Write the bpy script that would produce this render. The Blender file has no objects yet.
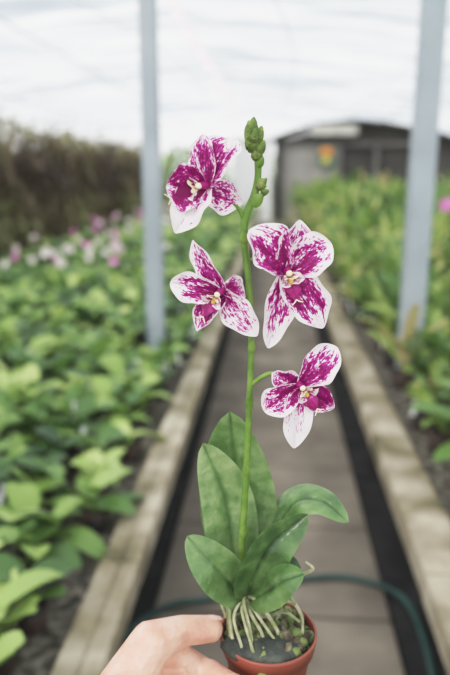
import bpy, math, random
import numpy as np
from mathutils import Vector, Matrix, Euler
random.seed(7); rng=np.random.default_rng(7)
scene=bpy.context.scene
vs=scene.view_settings
vs.view_transform='Standard'
vs.use_curve_mapping=True
cm=vs.curve_mapping; cm.white_level=(2.4,2.4,2.4)
cv=cm.curves[3]
cv.points[0].location=(0,.006); cv.points[1].location=(1,.98)
for x,y in ((.1/2.4,.128),(.3/2.4,.40),(.6/2.4,.68),(1.0/2.4,.85),(1.5/2.4,.92)): cv.points.new(x,y)
cm.update()
F=656.25
# ---------------- camera
cam_d=bpy.data.cameras.new('camera'); cam=bpy.data.objects.new('camera',cam_d)
scene.collection.objects.link(cam); scene.camera=cam
cam.location=(0,0,1.5); cam.rotation_euler=Euler((math.radians(90-14.16),0,math.radians(4.2)))
cam_d.sensor_fit='VERTICAL'; cam_d.sensor_height=36; cam_d.sensor_width=24; cam_d.lens=35
cam_d.clip_start=0.02; cam_d.clip_end=300
cam_d.dof.use_dof=True; cam_d.dof.focus_distance=0.54; cam_d.dof.aperture_fstop=3.5
R=cam.rotation_euler.to_matrix(); CO=Vector((0,0,1.5))
def ray(u,v): return R@Vector(((u-225)/F,(337.5-v)/F,-1))
def P(u,v,Y):
    d=ray(u,v); return CO+d*(Y/d.y)
def PZ(u,v,z):
    d=ray(u,v); return CO+d*((z-1.5)/d.z)
# ---------------- helpers
def lin(c):
    o=[]
    for x in c:
        x/=255.0; o.append(x/12.92 if x<=0.04045 else ((x+0.055)/1.055)**2.4)
    return (*o,1)
class M:
    def __init__(s): s.v=[];s.f=[];s.m=[];s.n=0;s.a={}
    def add(s,v,f,mat=0,**at):
        v=np.asarray(v,float).reshape(-1,3); k=len(v)
        for key,val in at.items():
            val=np.asarray(val,float)
            if val.ndim==0: val=np.full(k,float(val))
            s.a.setdefault(key,[]).append((s.n,val))
        s.v.append(v); s.f.extend([tuple(i+s.n for i in q) for q in f]); s.m.extend([mat]*len(f)); s.n+=k
    def grid(s,G,mat=0,close=False,**at):
        n,m=G.shape[:2]; f=[]
        for i in range(n-1):
            for j in range(m if close else m-1):
                j2=(j+1)%m
                f.append((i*m+j,i*m+j2,(i+1)*m+j2,(i+1)*m+j))
        s.add(G.reshape(-1,3),f,mat,**at)
    def box(s,lo,hi,mat=0,**at):
        x0,y0,z0=lo;x1,y1,z1=hi
        v=[(x0,y0,z0),(x1,y0,z0),(x1,y1,z0),(x0,y1,z0),(x0,y0,z1),(x1,y0,z1),(x1,y1,z1),(x0,y1,z1)]
        s.add(v,[(0,3,2,1),(4,5,6,7),(0,1,5,4),(1,2,6,5),(2,3,7,6),(3,0,4,7)],mat,**at)
    def build(s,name,mats,parent=None,smooth=True):
        me=bpy.data.meshes.new(name)
        V=np.concatenate(s.v); me.from_pydata(V.tolist(),[],s.f)
        for mt in mats: me.materials.append(mt)
        me.polygons.foreach_set('material_index',s.m)
        me.polygons.foreach_set('use_smooth',[smooth]*len(s.f))
        for key,lst in s.a.items():
            vec=lst[0][1].ndim==2
            arr=np.zeros((s.n,3)) if vec else np.zeros(s.n)
            for st,val in lst: arr[st:st+len(val)]=val
            at=me.attributes.new(key,'FLOAT_VECTOR' if vec else 'FLOAT','POINT')
            at.data.foreach_set('vector' if vec else 'value',arr.ravel())
        me.update()
        o=bpy.data.objects.new(name,me); scene.collection.objects.link(o)
        if parent:
            o.parent=parent; o.matrix_parent_inverse=parent.matrix_world.inverted()
        return o
def empty(name,loc):
    e=bpy.data.objects.new(name,None); e.location=loc; e.empty_display_size=.05
    scene.collection.objects.link(e); bpy.context.view_layer.update(); return e
def spline(pts,n):
    p=np.array([list(q) for q in pts],float)
    p=np.vstack([2*p[0]-p[1],p,2*p[-1]-p[-2]]); k=len(p)-3
    out=[]
    for t in np.linspace(0,k,n):
        i=min(int(t),k-1); a=t-i; p0,p1,p2,p3=p[i:i+4]
        out.append(.5*((2*p1)+(-p0+p2)*a+(2*p0-5*p1+4*p2-p3)*a*a+(-p0+3*p1-3*p2+p3)*a**3))
    return np.array(out)
def nrm(a): return a/(np.linalg.norm(a,axis=-1,keepdims=True)+1e-12)
def tube(m,pts,r,n=24,sides=10,mat=0,**at):
    c=spline(pts,n); T=nrm(np.gradient(c,axis=0))
    r=np.interp(np.linspace(0,1,n),np.linspace(0,1,len(r)),r) if hasattr(r,'__len__') else np.full(n,r)
    c=np.vstack([c[:1],c,c[-1:]]); T=np.vstack([T[:1],T,T[-1:]]); r=np.concatenate([[r[0]*.05],r,[r[-1]*.05]])
    up=np.array([.3,-.9,.2]); up=up if abs(np.dot(up,T[0]))<.9 else np.array([1.,0,0])
    G=[]
    for i in range(len(c)):
        a=nrm(np.cross(T[i],up)); b=nrm(np.cross(a,T[i])); up=b
        th=np.linspace(0,2*math.pi,sides,endpoint=False)
        G.append(c[i]+r[i]*(np.cos(th)[:,None]*a+np.sin(th)[:,None]*b))
    m.grid(np.array(G),mat,close=True,**at)
def ico(sub=2):
    import bmesh
    bm=bmesh.new(); bmesh.ops.create_icosphere(bm,subdivisions=sub,radius=1)
    v=np.array([x.co[:] for x in bm.verts]); f=[tuple(q.index for q in p.verts) for p in bm.faces]; bm.free(); return v,f
ICO1=ico(1);ICO2=ico(2);ICO3=ico(3)
# ---------------- materials
def mat(name):
    m=bpy.data.materials.new(name); m.use_nodes=True; nt=m.node_tree; nt.nodes.clear()
    out=nt.nodes.new('ShaderNodeOutputMaterial'); b=nt.nodes.new('ShaderNodeBsdfPrincipled')
    nt.links.new(b.outputs[0],out.inputs[0]); return m,nt,b,out
def node(nt,t,**k):
    n=nt.nodes.new(t)
    for a,b in k.items(): setattr(n,a,b)
    return n
def ramp(nt,src,stops):
    r=node(nt,'ShaderNodeValToRGB'); e=r.color_ramp.elements
    while len(e)<len(stops): e.new(.5)
    for i,(p,c) in enumerate(stops): e[i].position=p; e[i].color=lin(c)
    nt.links.new(src,r.inputs[0]); return r.outputs[0]
def noise(nt,scale,detail=4,vec=None):
    n=node(nt,'ShaderNodeTexNoise'); n.inputs['Scale'].default_value=scale; n.inputs['Detail'].default_value=detail
    if vec is None:
        tc=node(nt,'ShaderNodeTexCoord'); vec=tc.outputs['Object']
    nt.links.new(vec,n.inputs['Vector']); return n.outputs['Fac']
def noisemat(name,stops,scale,rough=.8,detail=5,bump=0,bscale=None,spec=.3,sss=0):
    m,nt,b,out=mat(name); f=noise(nt,scale,detail)
    nt.links.new(ramp(nt,f,stops),b.inputs['Base Color']); b.inputs['Roughness'].default_value=rough
    b.inputs['Specular IOR Level'].default_value=spec
    if sss: 
        b.inputs['Subsurface Weight'].default_value=sss; b.inputs['Subsurface Scale'].default_value=.006; b.inputs['Subsurface Radius'].default_value=(1,.4,.25)
    if bump:
        bp=node(nt,'ShaderNodeBump'); bp.inputs['Strength'].default_value=bump; bp.inputs['Distance'].default_value=.01
        nt.links.new(noise(nt,bscale or scale*4,5),bp.inputs['Height']); nt.links.new(bp.outputs[0],b.inputs['Normal'])
    return m
def leafmat(name,stops,rough=.4,trans=.3,nsc=0,spec=.4,bump=0):
    m,nt,b,out=mat(name); a=node(nt,'ShaderNodeAttribute',attribute_name='tone'); s=a.outputs['Fac']
    if nsc:
        mm=node(nt,'ShaderNodeMath',operation='MULTIPLY_ADD'); nt.links.new(noise(nt,nsc,5),mm.inputs[0]); mm.inputs[1].default_value=1.0
        m2=node(nt,'ShaderNodeMath',operation='SUBTRACT'); nt.links.new(s,m2.inputs[0]); m2.inputs[1].default_value=.5
        nt.links.new(m2.outputs[0],mm.inputs[2]); s=mm.outputs[0]
    c=ramp(nt,s,stops); nt.links.new(c,b.inputs['Base Color'])
    b.inputs['Roughness'].default_value=rough; b.inputs['Specular IOR Level'].default_value=spec
    if bump:
        bp=node(nt,'ShaderNodeBump'); bp.inputs['Strength'].default_value=bump; bp.inputs['Distance'].default_value=.004
        nt.links.new(noise(nt,110,3),bp.inputs['Height']); nt.links.new(bp.outputs[0],b.inputs['Normal'])
    t=node(nt,'ShaderNodeBsdfTranslucent'); nt.links.new(c,t.inputs[0])
    mx=node(nt,'ShaderNodeMixShader'); mx.inputs[0].default_value=trans
    nt.links.new(b.outputs[0],mx.inputs[1]); nt.links.new(t.outputs[0],mx.inputs[2]); nt.links.new(mx.outputs[0],out.inputs[0])
    return m
m_conc=noisemat('paver_concrete',[(.3,(96,88,78)),(.5,(116,108,96)),(.7,(136,128,114))],3,.85,8,.2,60)
m_rim=noisemat('weathered_board',[(.3,(90,86,62)),(.45,(130,120,98)),(.58,(156,146,126)),(.72,(180,172,152))],6,.85,9,.4,50)
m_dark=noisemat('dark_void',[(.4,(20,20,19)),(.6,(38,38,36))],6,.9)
m_bed=noisemat('bench_bed_gravel',[(.35,(50,46,40)),(.5,(90,84,74)),(.65,(136,130,118))],30,.95,6)
m_ground=noisemat('outer_ground',[(.4,(95,105,70)),(.6,(130,125,100))],2,.95)
m_post=noisemat('galvanised_paint',[(.3,(148,156,162)),(.7,(164,172,178))],4,.5)
m_frame=noisemat('roof_frame_paint',[(.3,(222,224,226)),(.7,(236,238,240))],4,.6)
m_potdk=noisemat('dark_nursery_pot',[(.4,(36,34,32)),(.6,(76,58,48))],12,.6)
m_tag=noisemat('white_tag',[(.4,(225,225,222)),(.6,(240,240,238))],10,.5)
m_leafL=leafmat('phal_leaf',[(0,(52,80,42)),(.35,(94,126,64)),(.7,(146,174,92)),(1,(190,208,130))],.33,.3)
m_leafR=leafmat('strap_leaf',[(0,(62,88,48)),(.35,(104,136,70)),(.7,(152,172,88)),(.9,(186,192,118)),(1,(188,174,124))],.42,.35)
m_dry=leafmat('dry_leaf',[(0,(70,60,52)),(.35,(114,98,82)),(.65,(132,124,90)),(1,(156,162,110))],.8,.2)
m_tree=leafmat('far_leaf',[(0,(90,120,76)),(.5,(140,168,106)),(1,(180,200,140))],.6,.3)
m_bloomW=noisemat('pale_bloom',[(.4,(204,190,188)),(.6,(226,214,210))],10,.5)
m_bloomP=noisemat('pink_bloom',[(.4,(186,84,156)),(.6,(212,125,184))],10,.5)
# ---------------- world + light
w=bpy.data.worlds.new('overcast_sky'); scene.world=w; w.use_nodes=True
bg=w.node_tree.nodes['Background']; bg.inputs[0].default_value=(.97,.98,1,1); bg.inputs[1].default_value=1.35
sd=bpy.data.lights.new('sun','SUN'); so=bpy.data.objects.new('sun',sd); scene.collection.objects.link(so)
sd.energy=3.2; sd.angle=math.radians(20); sd.color=(1,.97,.92); so.rotation_euler=Euler((math.radians(30),math.radians(-28),0)); so.location=(0,0,8)
YE=20.2
# ---------------- ground / path / benches
g=M(); g.grid(np.array([[(x,y,-.06) for y in (-3,10,40,80)] for x in (-40,0,40)]))
g.build('ground',[m_ground])
g=M()
y=-1.0
while y<20.2:
    g.box((-.40,y,-.055),(.43,y+.585,0)); y+=.6
o=g.build('paved_path',[m_conc],smooth=False)
bv=o.modifiers.new('b','BEVEL'); bv.width=.006
g=M(); g.box((-.62,-1,-.055),(-.41,YE,-.02)); g.box((.44,-1,-.055),(.66,YE,-.02)); g.build('drain_gutter',[m_dark],smooth=False)
def bench(name,xi,xo,xfar,side):
    g=M()
    s=side
    y=-.8
    k=0
    while y<YE-2.4:
        L=2.4; a,b=sorted((xi,xo)); j=.003*math.sin(k*2.1)
        g.box((a+j,y,.37),(b+j,y+L-.006,.45+.002*math.sin(k)),0); y+=L; k+=1
    a,b=sorted((xi,xo)); g.box((a,y,.37),(b,YE,.45),0)
    a,b=sorted((xo,xfar)); g.box((a,-.8,.35),(b,YE,.40),1)
    xp=xi+s*.17; a,b=sorted((xp,xp+s*.03)); g.box((a,-.8,-.02),(b,YE,.37),2)  # near-black panel: shade under the bench put into its colour
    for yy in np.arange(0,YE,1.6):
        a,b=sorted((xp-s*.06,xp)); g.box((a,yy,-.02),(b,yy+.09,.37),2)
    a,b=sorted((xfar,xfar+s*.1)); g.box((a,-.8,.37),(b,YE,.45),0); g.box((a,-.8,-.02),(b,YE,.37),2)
    o=g.build(name,[m_rim,m_bed,m_dark],smooth=False); bv=o.modifiers.new('b','BEVEL'); bv.width=.004
bench('planting_bench',-.356,-.465,-3.1,-1)
bench('planting_bench.001',.42,.56,4.2,1)
g=M(); tube(g,[(-.40,-.5,.455),(-.41,3,.457),(-.40,8,.455),(-.41,20,.455)],.0022,60,6); g.build('bench_edge_wire',[m_rim])
# ---------------- leaf generator
def leaf(m,o,az,L,W,el,droop,tone,mt=0,nl=7,fold=.25,tw=0,prof=.75):
    t=np.linspace(0,1,nl); r=L*t*math.cos(el); z=L*(math.sin(el)*t-droop*t*t)
    r=r*(1-.15*droop*t)
    d=np.array([math.cos(az),math.sin(az),0]); s=np.array([-math.sin(az),math.cos(az),tw]); s=s/np.linalg.norm(s)
    c=np.array(o)+r[:,None]*d+z[:,None]*np.array([0,0,1.])
    w_=W*.5*np.clip(np.sin(math.pi*(t*.93+.05)),0,1)**prof; w_[-1]*=.25
    v=np.array([-1,0,1.])
    G=c[:,None,:]+w_[:,None,None]*v[None,:,None]*s+ (w_[:,None]*fold*np.abs(v)[None,:])[:,:,None]*np.array([0,0,1.])
    m.grid(G,mt,tone=np.full(nl*3,min(1,max(0,tone))))
def cone(m,x,y,z0,h,r0,r1,mt,n=10):
    th=np.linspace(0,2*math.pi,n,endpoint=False); cs=np.stack([np.cos(th),np.sin(th)],1)
    rows=[]
    for r,z in ((r0,z0),(r1,z0+h),(r1*.85,z0+h),(r1*.8,z0+h*.85),(0.001,z0+h*.85)):
        rows.append(np.column_stack([x+cs[:,0]*r,y+cs[:,1]*r,np.full(n,z)]))
    m.grid(np.array(rows),mt,close=True,tone=0.)
def bloom(m,c,r,mt,up=.3):
    a0=random.random()*6.28; n=nrm(np.array([random.uniform(-.6,.6),-1,random.uniform(0,.8)])); a=nrm(np.cross(n,[0,0,1.])); b=np.cross(a,n)
    for i in range(5):
        th=a0+i*6.283/5; d=math.cos(th)*a+math.sin(th)*b; s=np.cross(d,n)
        G=np.array([[np.array(c)+d*r*t+s*v*r*.42*math.sin(math.pi*min(t*.9+.08,1))+n*.15*r*t*t for v in (-1,0,1)] for t in (0,.3,.6,.85,1)])
        m.grid(G,mt,tone=0.)
def tag(m,x,y,z):
    a=random.uniform(-.5,.5); dx=.010*math.cos(a); dy=.010*math.sin(a); lx=random.uniform(-.02,.02)
    m.add([(x-dx,y-dy,z),(x+dx,y+dy,z),(x+dx+lx,y+dy,z+.07),(x-dx+lx,y-dy,z+.07)],[(0,1,2,3)],2,tone=0.)
# left bench
m=M(); y=.55
while y<YE-.3:
    sp=.165 if y<8 else .2+.012*(y-8)
    x=-.585
    while x>-2.9:
        X=x+random.uniform(-.05,.04); Y=y+random.uniform(-.05,.05)
        if not(abs(X+.69)<.11 and abs(Y-3.75)<.13):
            cone(m,X,Y,.401,.07,.035,.048,1)
            k=random.randint(4,7); a0=random.random()*6.28; bt=random.uniform(.05,.95); sc=random.uniform(.85,1.3)*(1 if y<8 else 1.2)
            if X>-.68: sc*=.85
            for i in range(k):
                leaf(m,(X,Y,.46+.015*i),a0+i*2.5+random.uniform(-.3,.3),random.uniform(.14,.21)*sc,random.uniform(.07,.105)*sc,random.uniform(.15,.95),random.uniform(.1,.6),bt+random.uniform(-.3,.3),0,8,.28,random.uniform(-.3,.3),.55)
            if random.random()<.3: tag(m,X+.06,Y-.06,.48)
        x-=sp
    y+=sp
m.build('orchid_seedling_bed',[m_leafL,m_potdk,m_tag])
# right bench
m=M(); y=.7
while y<YE-.4:
    sp=.20 if y<8 else .24+.012*(y-8)
    hs=1.0+min(.6,max(0,(y-2.0)*.42))+min(1.1,max(0,(y-3.5)*.12))
    x=.70
    while x<4.0:
        X=x+random.uniform(-.07,.07); Y=y+random.uniform(-.07,.07)
        near=abs(X-.86)<.2 and (abs(Y-2.18)<.2)
        if not(abs(X-.75)<.13 and abs(Y-3.5)<.15) and not near:
            cone(m,X,Y,.401,.09,.045,.06,1)
            k=random.randint(7,10); a0=random.random()*6.28; bt=random.uniform(.1,.9); sc=random.uniform(.7,1.15)
            if X<.8: sc*=.8
            for i in range(k):
                el=random.uniform(.7,1.35) if y>3 else random.uniform(.5,1.2)
                leaf(m,(X,Y,.48+(hs-1)*random.uniform(0,.25)),a0+i*2.4+random.uniform(-.3,.3),random.uniform(.2,.40)*sc*hs,random.uniform(.034,.066)*(1+.3*(hs-1)),el,random.uniform(.2,.7),bt+random.uniform(-.3,.3),0,7,.35,random.uniform(-.5,.5),.55)
            if random.random()<.35: tag(m,X-.06,Y-.05,.48)
        x+=sp
    y+=sp
m.build('strap_leaf_orchid_bed',[m_leafR,m_potdk,m_tag])
m=M()
def clump(bx,by,bz,ls):
    cone(m,bx,by,.401,.14,.07,.10,1,16)
    for az,L,W,el,dr,tn in ls: leaf(m,(bx,by,bz),az,L,W,el,dr,tn,0,16,.3,0,.5)
clump(.86,2.2,.53,((2.75,.58,.13,1.0,.45,.40),(3.15,.52,.13,.70,.32,.34),(3.55,.40,.12,.45,.35,.36),(2.35,.46,.12,1.1,.4,.45),(1.2,.42,.1,.9,.5,.4),(.2,.42,.11,.8,.4,.42),(5.2,.38,.11,.8,.4,.32),(4.3,.38,.11,.7,.45,.36),(1.9,.5,.11,1.2,.4,.5)))
m.build('broad_leaf_orchid',[m_leafR,m_potdk])
m=M()
for i in range(34):
    X=random.gauss(-2.0,.35); Y=random.gauss(6.8,.9); bloom(m,(X,Y,.68+random.uniform(-.05,.08)),random.uniform(.035,.055),0 if random.random()<.85 else 1)
for i in range(26):
    bloom(m,(random.uniform(-2.9,-1.6),random.uniform(9,14),.7+random.uniform(-.05,.1)),.05,0 if random.random()<.5 else 1)
for i in range(4):
    bloom(m,(-.90+.03*i,1.36-.03*i,.63),.03,1)
m.a={}
m.build('bench_blooms',[m_bloomW,m_bloomP])
m=M()
for i in range(7):
    bloom(m,(1.28+random.uniform(-.1,.12),4.9+random.uniform(-.1,.1),1.27+random.uniform(-.03,.03)),.04,1)
m.a={}
tube(m,[(1.3,4.9,.48),(1.32,4.9,.9),(1.26,4.88,1.26)],.006,12,6,0)
m.build('pink_orchid_spray',[m_leafR,m_bloomP])
# hanging dry plants on left
m=M()
for i in range(9500):
    Y=4.5+15.5*random.random()**1.1; X=-3.35-random.random()*.8
    top=2.12+.12*math.sin(Y*3)+.12*math.sin(Y*7.3+1); z=random.uniform(.55,top)
    leaf(m,(X,Y,z),random.random()*6.28,random.uniform(.15,.42),random.uniform(.02,.07),random.uniform(-1.2,1.3),random.uniform(.1,.8),.8*random.random()*(.6+.4*math.sin(Y*1.7))+ (.4 if z<1.15 or z>1.95 else 0),0,5,.2)
for i in range(46):
    Y=4.6+i*.33; X=-3.6-random.random()*.4
    tube(m,[(X,Y,-.05),(X+random.uniform(-.1,.1),Y+.05,1.2),(X+random.uniform(-.15,.15),Y,2.0)],.012,8,6,0,tone=.1)
m.build('hanging_dry_plants',[m_dry])
g=M(); g.box((-4.6,4,-.05),(-4.57,20,1.85)); g.build('sky_block_panel',[noisemat('block_panel_brown',[(.4,(104,92,80)),(.6,(134,124,98))],8,.9)],smooth=False)  # added backing panel, keeps bright sky from showing between the plants
# ---------------- posts
def post(x,y,wd,name='support_post'):
    g=M(); h=wd/2; zt=3.36-.09*abs(x+1.3)
    g.box((x-h,y-h,-.05),(x+h,y+h,zt)); g.box((x-h*1.4,y-h*1.4,zt-.03),(x+h*1.4,y+h*1.4,zt))
    g.box((x-h*1.2,y-h*1.2,.401),(x+h*1.2,y+h*1.2,.42))
    o=g.build(name,[m_post],smooth=False); b=o.modifiers.new('b','BEVEL'); b.width=.008;b.segments=2
post(-.685,3.75,.095); post(.745,3.5,.115,'support_post.001')
# ---------------- roof
def roofz(x): return 3.5-.09*abs(x+1.3)
def sheet(name,stops,fac):
    mr,nt,b,out=mat(name)
    tr=node(nt,'ShaderNodeBsdfTransparent'); tl=node(nt,'ShaderNodeBsdfTranslucent'); mx=node(nt,'ShaderNodeMixShader'); mx.inputs[0].default_value=fac
    tc=node(nt,'ShaderNodeTexCoord'); mp=node(nt,'ShaderNodeMapping'); mp.inputs['Scale'].default_value=(.35,1.5,1); nt.links.new(tc.outputs['Object'],mp.inputs[0])
    c=ramp(nt,noise(nt,1.3,6,mp.outputs[0]),stops)
    nt.links.new(c,tr.inputs[0]); nt.links.new(c,tl.inputs[0]); nt.links.new(tr.outputs[0],mx.inputs[1]); nt.links.new(tl.outputs[0],mx.inputs[2]); nt.links.new(mx.outputs[0],out.inputs[0]); return mr
mr=sheet('translucent_sheet',[(.30,(160,170,180)),(.45,(198,206,213)),(.55,(228,232,236)),(.7,(248,248,248))],.55)
mr2=sheet('ridge_streak_sheet',[(.3,(255,228,236)),(.7,(255,238,242))],.2)  # clear strip added to the roof so the ridge reads as a bright streak
g=M(); ys=np.linspace(-3,26,117)
rz=lambda x,y:roofz(x)+.03*math.sin(y*3.1+x)+.02*math.sin(x*5+y)
for xs,mt_ in ((np.linspace(-7,-1.39,25),0),(np.linspace(-1.39,-1.23,3),1),(np.linspace(-1.23,7,33),0)):
    g.grid(np.array([[(x,y,rz(x,y)) for y in ys] for x in xs]),mt_)
g.build('ceiling',[mr,mr2])
g=M()
for yy in np.arange(-1,26,1.5):
    tube(g,[(-7,yy,roofz(-7)-.09),(-1.3,yy,roofz(-1.3)-.07),(7,yy,roofz(7)-.09)],.014,21,6)
for xx in (-5.5,-3.2,3.1,5.5): tube(g,[(xx,-2,roofz(xx)-.11),(xx,12,roofz(xx)-.11),(xx,26,roofz(xx)-.11)],.016,8,6)
for k in range(7): tube(g,[(-6.5+k*1.9,0,roofz(-6)-.35),(-4+k*1.4,8,2.78),(-5+k*1.7,18,2.85)],.006,20,5)
g.build('roof_frame',[m_frame])
# ---------------- far end
m_shed=noisemat('shed_wall',[(.3,(60,57,55)),(.6,(84,80,77))],1.5,.9); m_shr=noisemat('shed_roof',[(.3,(74,72,72)),(.6,(98,96,96))],2,.8)
sh=empty('storage_shed',(2.7,22,0))
g=M(); g.box((.0,22.0,-.05),(5.8,22.1,2.45)); 
g.add([(.0,22,2.45),(5.8,22,2.45),(2.4,22,3.0)],[(0,1,2)]); g.build('front_wall',[m_shed],sh,False)
g=M()
RP=[(-.3,2.42),(.5,2.72),(1.4,2.95),(2.4,3.04),(3.4,2.95),(4.6,2.74),(6.2,2.36)]
for a,b_ in zip(RP[:-1],RP[1:]):
    v=[(a[0],21.6,a[1]),(b_[0],21.6,b_[1]),(b_[0],25,b_[1]),(a[0],25,a[1])]; v+= [(p,q,r+.07) for p,q,r in v]
    g.add(v,[(0,3,2,1),(4,5,6,7),(0,1,5,4),(1,2,6,5),(2,3,7,6),(3,0,4,7)])
g.build('gable_roof',[m_shr],sh,False)
g=M(); g.box((.3,21.9,0),(2.0,21.99,2.3)); 
for xx in (.25,2.05,3.2,4.6): g.box((xx-.06,21.8,0),(xx+.06,21.9,2.5),1)
g.box((.2,21.8,2.3),(4.7,21.88,2.4),1); g.build('doorway_and_frame',[noisemat('dwy',[(.3,(140,134,130)),(.6,(164,158,152))],2,.9),noisemat('fr',[(.3,(106,102,100)),(.6,(126,122,118))],2,.8)],sh,False)
g=M(); g.box((1.15,21.55,2.62),(2.55,21.59,2.92)); g.build('name_board',[noisemat('brd',[(.4,(190,186,176)),(.6,(206,202,194))],3)],sh,False)
g=M(); g.box((1.38,21.7,1.7),(1.85,21.74,2.3)); g.box((1.43,21.68,2.0),(1.8,21.7,2.25),1); g.box((1.5,21.68,1.76),(1.72,21.7,1.95),2)
g.build('poster',[noisemat('pg',[(.4,(70,120,110)),(.6,(90,140,110))],3),noisemat('po',[(.4,(210,120,66)),(.6,(225,145,76))],3),noisemat('py',[(.4,(210,190,90)),(.6,(220,200,110))],3)],sh,False)
g=M(); g.box((-1.25,20.9,-.05),(-.15,20.94,2.45)); g.box((-1.3,20.84,-.05),(-1.22,20.9,2.5)); g.box((-.18,20.84,-.05),(-.1,20.9,2.5)); g.box((-1.3,20.84,2.45),(-.1,20.9,2.52)); g.build('bright_opening_panel',[m_tag],smooth=False)  # white panel standing in for the bright light at the path's end
m=M()
for i in range(5000):
    X=random.uniform(-12,13); Y=random.uniform(27,29); z=random.uniform(.2,2.0)+.5*math.sin(X*1.3)
    leaf(m,(X,Y,max(z,.1)),random.random()*6.28,.5,.2,random.uniform(-.8,1),.3,random.random(),0,4)
m.build('hedge_row',[m_tree])
# ---------------- hose
m=M(); pts=[PZ(u,v,.0135) for u,v in ((120,640),(165,607),(215,598),(260,585),(330,577),(372,583),(405,600),(424,640),(436,690))]
tube(m,pts,[.012]*3,70,10); m.build('garden_hose',[noisemat('hose_rubber',[(.4,(34,60,54)),(.6,(50,80,72))],6,.45)])
# ================= ORCHID
YB=.534
C=P(268,630,YB); root=empty('potted_orchid',(C.x,C.y,C.z-.085))
s_=.00084
m=M(); prof=[(.001,-.085),(.030,-.085),(.0315,-.083),(.0405,-.017),(.0412,-.016),(.0436,-.016),(.0462,-.002),(.0462,0),(.0448,.0008),(.0436,0),(.0425,-.008),(.040,-.02)]
th=np.linspace(0,2*math.pi,64,endpoint=False)
m.grid(np.array([[(C.x+r*math.cos(t),C.y+r*math.sin(t),C.z+z) for t in th] for r,z in prof]),close=True)
m.build('pot',[noisemat('terracotta_plastic',[(.3,(124,60,46)),(.7,(146,78,60))],20,.4,spec=.5)],root)
# medium
m=M()
for i in range(280):
    a=random.random()*6.28; r=.039*math.sqrt(random.random()); sx,sy,sz=[random.uniform(.003,.008) for _ in range(3)]
    v=ICO1[0]*(1+.25*rng.normal(size=(len(ICO1[0]),1)).clip(-1,1))*np.array([sx,sy,sz*.7]); rot=np.array(Euler((random.random()*3,random.random()*3,random.random()*3)).to_matrix()); v=v@rot.T
    m.add(v+np.array([C.x+r*math.cos(a),C.y+r*math.sin(a),C.z-.007+random.uniform(-.004,.007)+.010*(1-r/.038)]),ICO1[1],0 if random.random()<.55 else 2)
v,f=ICO3
nz=np.sin(v[:,0]*5)*.06+np.sin(v[:,1]*7+1)*.05+np.sin(v[:,2]*6)*.05
q=v*(1+nz[:,None])*np.array([.036,.019,.012]); 
m.add(q+np.array([C.x-.004,C.y-.022,C.z-.004]),f,1)
m.build('potting_bark',[noisemat('bark_chip',[(.3,(54,46,38)),(.5,(92,82,66)),(.7,(130,124,100))],90,.9),noisemat('mossy_slate',[(.3,(44,48,44)),(.5,(64,68,62)),(.7,(90,94,84))],60,.7,bump=.4,bscale=200),noisemat('moss',[(.3,(74,92,50)),(.6,(118,130,78))],90,.9)],root)
# roots
m=M(); B=np.array(P(247,598,YB)); cc=np.array(C)
def cl(p,R_=.037):
    dd=p-cc; rr=math.hypot(dd[0],dd[1])
    if rr>R_: p[:2]=cc[:2]+dd[:2]*R_/rr
    return p
for i in range(26):
    a=i*.62+random.uniform(-.5,.5); L=random.uniform(.016,.052)
    p1=B+np.array([math.cos(a)*L*.4,math.sin(a)*L*.4,random.uniform(-.012,.008)])
    p2=B+np.array([math.cos(a+.4)*L*.8,math.sin(a+.4)*L*.8,0]); p2[2]=C.z+random.uniform(.0,.012)
    p2=cl(p2); p3=cl(p2+np.array([random.uniform(-.018,.018),random.uniform(-.018,.014),-.004]))
    p4=cl(p3+np.array([random.uniform(-.012,.012),random.uniform(-.012,.012),-.010]))
    k=random.uniform(.6,1.1)
    tube(m,[B+np.array([0,0,random.uniform(-.004,.006)]),p1,p2,p3,p4],[.0018*k,.0020*k,.0019*k,.0016*k,.0010*k],26,8,0)
for pts in ([(246,588),(228,580),(207,578),(196,573)],[(244,592),(222,592),(206,586)],[(250,590),(280,590),(300,612),(303,634)],[(240,594),(228,610),(232,632)],[(258,598),(272,606),(282,600),(296,604)],[(246,592),(234,588),(222,600),(226,618)],[(252,594),(288,580),(312,570),(306,562)],[(250,598),(262,616),(284,612),(300,622)]):
    Q=[P(u,v_,YB-.012*k/(len(pts)-1)) for k,(u,v_) in enumerate(pts)]
    tube(m,Q,[.0018,.0020,.0017,.0011],24,8,0)
m.build('aerial_roots',[noisemat('root_velamen',[(.3,(108,118,78)),(.5,(148,152,114)),(.7,(190,186,158))],90,.7)],root)
# stem
m=M()
sp=[(248,606),(243,575),(242,545),(244,510),(247,460),(249,410),(251,360),(251,315),(248,275),(244,238),(246,215),(254,196),(258,175),(257,150),(254,128)]
tube(m,[P(u,v_,YB) for u,v_ in sp],[.0037,.0035,.0033,.0032,.0030,.0028,.0026,.0026,.0028,.0032,.0034,.0032,.0028,.0030,.0028],110,14,0)
def bract(u,v_,du,dv,w=9,mt=0):
    a=np.array(P(u,v_,YB-.0025)); t=np.array(P(u+du,v_+dv,YB-.005)); 
    ax=nrm(t-a); s=nrm(np.cross(ax,[0,-1,0]));
    G=np.array([[a+(t-a)*k+s*x*w*.5*s_*math.sin(math.pi*min(1,.25+.75*k))+np.array([0,-.0016,0])*(1-x*x) for x in np.linspace(-1,1,7)] for k in np.linspace(0,1,8)])
    m.grid(G,mt)
for q in ((249,408,1,-14,9),(247,476,-2,-13,9),(243,538,2,-14,10),(251,352,2,-12,8),(245,243,-2,-12,10),(252,205,12,-12,12),(257,183,10,4,12),(257,166,7,-9,9)): bract(*q)
def ped(pts,offs,r=(.0017,.0014)):
    tube(m,[P(u,v_,YB+o) for (u,v_),o in zip(pts,offs)],list(r),22,10,0)
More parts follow.
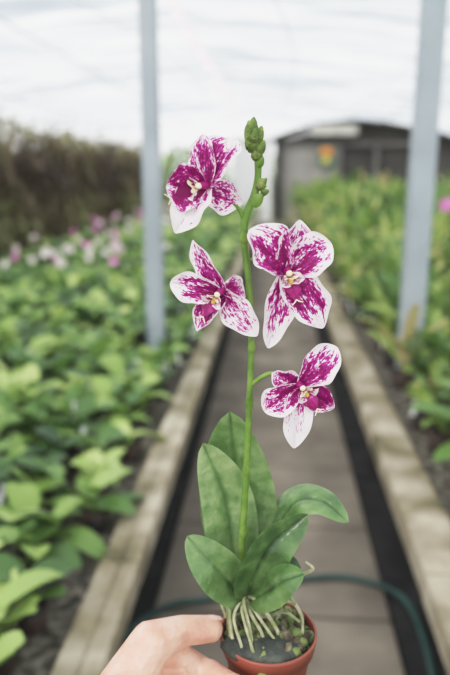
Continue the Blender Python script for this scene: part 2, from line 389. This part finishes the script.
ped([(245,222),(238,208),(228,200),(214,190)],[0,-.004,-.006,-.002])
ped([(247,262),(258,258),(272,262),(287,272)],[0,.004,.004,-.002])
ped([(250,322),(246,308),(236,298),(222,292)],[0,.003,.004,-.002])
ped([(250,386),(262,377),(274,374),(300,384)],[0,-.003,-.004,-.002],(.0021,.0018))
v,f=ICO2
def bud(u,v_,w,h,off,tilt=0,mt=0):
    c=np.array(P(u,v_,YB+off)); q=v*np.array([w*s_*.5,w*s_*.5,h*s_*.5]); taper=1-.4*(v[:,2:3]); q[:,:2]*=taper
    rot=np.array(Euler((0,math.radians(tilt),0)).to_matrix()); m.add(q@rot.T+c,f,mt)
for q in ((254,141,15,24,0,0),(249,134,10,18,-.003,-16),(259,135,10,18,-.002,18),(253,126,10,17,-.001,4),(250,127,8,13,-.002,-14),(249,144,9,14,-.003,-24),(261,147,10,14,-.003,26),(257,153,11,16,-.002,0),(255,135,8,14,-.006,6),(262,184,8,15,-.004,38),(265,192,7,9,-.004,70)): bud(*q,mt=1)
m.build('flower_spike',[noisemat('spike_green',[(.3,(82,110,44)),(.5,(102,132,56)),(.7,(126,150,78))],60,.4),noisemat('bud_green',[(.3,(74,94,42)),(.5,(98,118,56)),(.7,(134,144,82))],140,.55,bump=.5,bscale=500)],root)
# leaves
def blade(m,pts,W,N,wprof,fold=.15,curl=0,n=36,k=15,tone=.5,mt=0,wav=0):
    c=spline(pts,n); T=nrm(np.gradient(c,axis=0)); N=nrm(np.array(N,float))
    t=np.linspace(0,1,n); w_=W*.5*np.array([wprof(x) for x in t]); v=np.linspace(-1,1,k)
    S=nrm(np.cross(T,N)); NN=nrm(np.cross(S,T))
    H=fold*np.abs(v)[None,:]*w_[:,None]-.0018*np.exp(-(v/.10)**2)[None,:]+curl*(v**2)[None,:]*w_[:,None]+wav*np.sin(t*9)[:,None]*(v**3)[None,:]*w_[:,None]
    G=c[:,None,:]+(w_[:,None]*v[None,:])[:,:,None]*S[:,None,:]+H[:,:,None]*NN[:,None,:]
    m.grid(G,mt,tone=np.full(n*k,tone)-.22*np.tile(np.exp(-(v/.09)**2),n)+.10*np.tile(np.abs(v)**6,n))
ob=lambda x:(max(0,math.sin(math.pi*min(1,(.12+.88*x))**1.35))**.6)*(1 if x<.999 else .03)
ov=lambda x:(max(0,math.sin(math.pi*(.10+.9*x)))**.6)*(1 if x<.999 else .03)
m=M()
pxm=.00090
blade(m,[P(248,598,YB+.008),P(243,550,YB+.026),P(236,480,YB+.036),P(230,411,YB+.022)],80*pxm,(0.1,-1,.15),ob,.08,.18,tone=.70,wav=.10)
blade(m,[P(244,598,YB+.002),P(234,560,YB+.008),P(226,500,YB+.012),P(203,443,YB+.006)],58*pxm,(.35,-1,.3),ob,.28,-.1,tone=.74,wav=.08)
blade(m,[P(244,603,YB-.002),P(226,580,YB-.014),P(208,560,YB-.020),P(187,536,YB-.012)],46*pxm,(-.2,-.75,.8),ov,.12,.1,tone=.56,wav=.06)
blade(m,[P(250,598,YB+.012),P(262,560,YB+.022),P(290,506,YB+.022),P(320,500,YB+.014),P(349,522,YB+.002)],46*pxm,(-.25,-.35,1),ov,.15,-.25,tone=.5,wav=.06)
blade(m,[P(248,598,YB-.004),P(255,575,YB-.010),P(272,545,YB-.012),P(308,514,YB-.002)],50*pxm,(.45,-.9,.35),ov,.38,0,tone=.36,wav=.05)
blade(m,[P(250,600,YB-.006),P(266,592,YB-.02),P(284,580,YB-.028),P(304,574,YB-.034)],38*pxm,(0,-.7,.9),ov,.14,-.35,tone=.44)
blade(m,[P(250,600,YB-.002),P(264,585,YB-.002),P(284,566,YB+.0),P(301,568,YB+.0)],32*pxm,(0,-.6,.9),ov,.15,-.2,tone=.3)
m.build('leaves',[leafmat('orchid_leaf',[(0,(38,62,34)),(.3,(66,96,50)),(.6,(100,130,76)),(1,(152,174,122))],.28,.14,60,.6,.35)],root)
# flowers
mp_,nt,b,out=mat('petal_speckled')
a1=node(nt,'ShaderNodeAttribute',attribute_name='base'); a2=node(nt,'ShaderNodeAttribute',attribute_name='pc')
n1=noise(nt,1.0,3,a2.outputs['Vector']); n2=noise(nt,4.4,3,a2.outputs['Vector'])
def mth(op,a,b_,c=None):
    q=node(nt,'ShaderNodeMath',operation=op)
    for i,x in enumerate((a,b_,c)):
        if x is None: continue
        if isinstance(x,(int,float)): q.inputs[i].default_value=x
        else: nt.links.new(x,q.inputs[i])
    return q.outputs[0]
val=mth('ADD',a1.outputs['Fac'],mth('MULTIPLY',mth('SUBTRACT',n1,.5),2.0))
val=mth('ADD',val,mth('MULTIPLY',mth('SUBTRACT',n2,.5),2.2))
col=ramp(nt,val,[(.34,(244,234,236)),(.45,(224,156,204)),(.56,(176,34,134)),(1.05 if False else 1.0,(118,2,80))])
nt.links.new(col,b.inputs['Base Color']); b.inputs['Roughness'].default_value=.45; b.inputs['Specular IOR Level'].default_value=.2
tl=node(nt,'ShaderNodeBsdfTranslucent'); nt.links.new(col,tl.inputs[0]); mx=node(nt,'ShaderNodeMixShader'); mx.inputs[0].default_value=.25
nt.links.new(b.outputs[0],mx.inputs[1]); nt.links.new(tl.outputs[0],mx.inputs[2]); nt.links.new(mx.outputs[0],out.inputs[0])
m_lip=noisemat('lip_magenta',[(.3,(114,4,76)),(.6,(154,18,106)),(.75,(206,110,166))],220,.4)
m_col=noisemat('column_cream',[(.3,(240,222,170)),(.6,(244,232,206)),(.8,(220,160,190))],160,.5)
m_yel=noisemat('callus_yellow',[(.3,(216,160,60)),(.6,(232,196,110))],300,.5)
seed=[0]
def petal(m,c,tip,W,N,mag,bend=.003,back=0,cup=.15,obo=True,mt=0):
    seed[0]+=1; n,k=36,19
    t=np.linspace(0,1,n)**.9; v=np.linspace(-1,1,k); c=np.array(c)+N*back; tip=np.array(tip)
    ax=tip-c; S0=nrm(np.cross(ax,N)); NN0=nrm(np.cross(S0,ax))
    if obo: w_=W*.5*np.clip(np.sin(math.pi*(.06+.94*t)**1.35),0,1)**.55
    else: w_=W*.5*np.clip(np.sin(math.pi*(.10+.90*t)),0,1)**.68
    w_[-1]=W*.03
    sd=seed[0]*2.3
    w_=w_*(1+.05*np.sin(t*13+sd))
    tw=(.5*math.sin(sd*1.7))*t
    S=np.cos(tw)[:,None]*S0+np.sin(tw)[:,None]*NN0; NN=-np.sin(tw)[:,None]*S0+np.cos(tw)[:,None]*NN0
    rf=.20*np.sin(t*10+sd); rf2=.18*np.sin(t*12+sd*1.9)
    ed=np.where(v>0,1,0)[None,:]*rf[:,None]+np.where(v<0,1,0)[None,:]*rf2[:,None]
    H=bend*np.sin(math.pi*t*.9)[:,None]-.25*bend*(t**3)[:,None]+ (w_[:,None]*(cup*(v**2)[None,:]+ed*np.abs(v**3)[None,:]))-.0014*np.exp(-(v/.1)**2)[None,:]
    G=c+ax*t[:,None,None]+(w_[:,None]*v[None,:])[:,:,None]*S[:,None,:]+H[:,:,None]*NN[:,None,:]
    e=np.maximum(np.abs(v)[None,:]**3.5*np.ones((n,1)),(t**6)[:,None])
    base=mag+.37-e*.78-.46*(t[:,None]-.35)
    pc=np.stack([np.repeat(t[:,None]*3.4,k,1),np.repeat(v[None,:]*2.8,n,0)+0*t[:,None],np.full((n,k),seed[0]*3.7)],-1)
    m.grid(G,mt,base=base.ravel(),pc=pc.reshape(-1,3))
def flower(name,cu,cv,off,N,pet,lipdir,sc=1):
    fl=M(); N=nrm(np.array(N,float)); c=np.array(P(cu,cv,YB+off))
    for i,(u,v_,W,mag,dy,bend,kind) in enumerate(pet):
        petal(fl,c,P(u,v_,YB+off+dy),W*s_*1.06,N,mag,bend,.0012 if kind else -.0008+.0002*i,.38 if kind else .34,bool(kind))
    z=lambda n:dict(base=np.full(n,.5),pc=np.zeros((n,3)))
    L=np.array(P(cu+lipdir[0],cv+lipdir[1],YB+off))-c; ld=nrm(L); sd_=nrm(np.cross(N,ld))
    q=ICO2[0]; ax=np.stack([sd_,ld,N]); 
    cc=(q*np.array([.0030,.0036,.0052])*sc)@ax+c+N*.005*sc-ld*.001; fl.add(cc,ICO2[1],1,**z(len(q)))
    cc=(q*np.array([.0024,.0022,.0022])*sc)@ax+c+N*.0095*sc+ld*.0006; fl.add(cc,ICO2[1],2,**z(len(q)))
    for sg in (-1,1):
        b0=c+N*.003*sc+ld*.003*sc; t0=b0+sd_*sg*.009*sc+N*.011*sc+ld*.004*sc
        petal(fl,b0,t0,.0090*sc,nrm(-sg*sd_+.5*N),.35,.002,0,.3,True,0)
        t1=b0+sd_*sg*.005*sc+N*.012*sc+ld*.001; petal(fl,b0,t1,.006*sc,nrm(ld+.3*N),.0,.001,0,.2,True,2)
    b0=c+N*.003*sc+ld*.003*sc; t0=b0+ld*.017*sc+N*.009*sc
    petal(fl,b0,t0,.013*sc,nrm(N-.3*ld),.8,.003,0,-.3,False,1)
    cc=(q*np.array([.0022,.003,.0022])*sc)@ax+b0+N*.0045*sc+ld*.004; fl.add(cc,ICO2[1],3,**z(len(q)))
    for sg in (-1,1):
        tube(fl,[t0,t0+ld*.002+sd_*sg*.002,t0+ld*.003+sd_*sg*.0045+N*.002],[.0006,.0004],8,5,2,**z(10*5)) 
    fl.build(name,[mp_,m_lip,m_col,m_yel],root)
flower('flower_top_spike',207,187,-.012,(-.55,-1,.15),[
 (203,134,26,.62,.008,.004,0),(175,233,33,.0,-.012,.007,0),(243,203,31,.32,.008,.003,0),
 (236,139,38,.44,.010,.005,1),(166,187,40,.76,-.010,.006,1)],(-12,6),1.1)
flower('flower_right_spike',287,272,-.008,(.15,-1,.1),[
 (300,220,36,.46,.008,.004,0),(268,348,28,.18,.0,.004,0),(323,328,39,.46,.000,.005,0),
 (249,230,42,.56,-.004,.006,1),(331,243,38,.40,.004,.006,1)],(3,12),1.1)
flower('flower_left_spike',222,292,-.008,(-.3,-1,0),[
 (193,240,22,.44,.006,.004,0),(197,331,24,.60,-.004,.004,0),(257,336,29,.24,-.004,.004,0),
 (170,283,28,.40,-.004,.005,1),(243,284,24,.50,.010,.004,1)],(-6,10),1.05)
flower('flower_lower_spike',299,385,-.010,(.25,-1,.1),[
 (272,373,24,.56,.004,.004,0),(294,448,28,.04,-.004,.005,0),(334,408,25,.9,.002,.005,0),
 (337,347,33,.44,.004,.006,1),(264,411,30,.48,-.004,.006,1)],(8,12),1.05)
# ================= HAND
hm=M()
def limb(a,b_,ra,rb,n=10):
    a=np.array(a);b_=np.array(b_)
    for t in np.linspace(0,1,n):
        r=ra+(rb-ra)*t; hm.add(ICO2[0]*r+a+(b_-a)*t,ICO2[1])
def chain(pts,rs):
    for i in range(len(pts)-1): limb(pts[i],pts[i+1],rs[i],rs[i+1],12)
thumb=[P(124,688,.466),P(151,643,.488),P(180,631,.507),P(210,629,.521)]
chain(thumb,[.024,.0198,.0142,.0126])
def arc(deg,dz,extra=.0095):
    a=math.radians(deg); zz=C.z-dz; rp=.0455-.13*max(0,dz-.02)
    return Vector((C.x+(rp+extra)*math.cos(a),C.y+(rp+extra)*math.sin(a),zz))
wrist=P(96,760,.40)
tips=[]
for k,(dz,d0,d3) in enumerate(((.022,205,252),(.042,208,264),(.060,208,260),(.076,208,248))):
    kn=arc(196,dz+.008,.026); r=[.0115,.0106,.0098,.0090] if k<3 else [.009,.0084,.0078,.0070]
    pts=[kn,arc(d0+4,dz+.003,.014),arc((d0+d3)/2+4,dz,.0102),arc(d3,dz-.001,.0096)]
    chain(pts,r); limb(kn,wrist,.014,.022,16); tips.append((pts[-1],pts[-2],r[-1],k))
limb(thumb[0],wrist,.024,.026,14); limb(thumb[0],arc(196,.032,.026),.020,.013,12); limb(thumb[1],arc(196,.03,.022),.015,.012,10)
fore=wrist+Vector((-.07,-.16,-.10)); limb(wrist,fore,.027,.036,24)
hand=hm.build('human_hand',[noisemat('skin',[(.3,(208,150,130)),(.5,(222,174,152)),(.7,(232,192,174))],45,.45,4,.2,350,.35,.25)])
rm=hand.modifiers.new('r','REMESH'); rm.mode='VOXEL'; rm.voxel_size=.0013; rm.use_smooth_shade=True
sm=hand.modifiers.new('s','SMOOTH'); sm.factor=.5; sm.iterations=5
nm=M()
def nail(tip,prev,r,out_):
    tip=np.array(tip); ax=nrm(tip-np.array(prev)); o_=np.array(out_,float); o_=nrm(o_-ax*np.dot(o_,ax)); s=np.cross(ax,o_)
    G=np.array([[tip+ax*(r*(.75-1.35*t)) + r*(.97-.16*max(0,.35-t)*2)*(math.cos(a)*o_+math.sin(a)*s)*(1.0) for a in np.linspace(-.72,.72,9)*(1 if 0<t<1 else .8)] for t in np.linspace(0,1,8)])
    nm.grid(G)
nail(thumb[3],thumb[2],.0126,(-.3,.3,1))
for tp,pv,r,k in tips: nail(tp,pv,r,(tp-C).to_tuple()[:2]+(0,))
nm.build('finger_nails',[noisemat('nail',[(.4,(228,178,162)),(.6,(236,194,180))],40,.3)],hand)
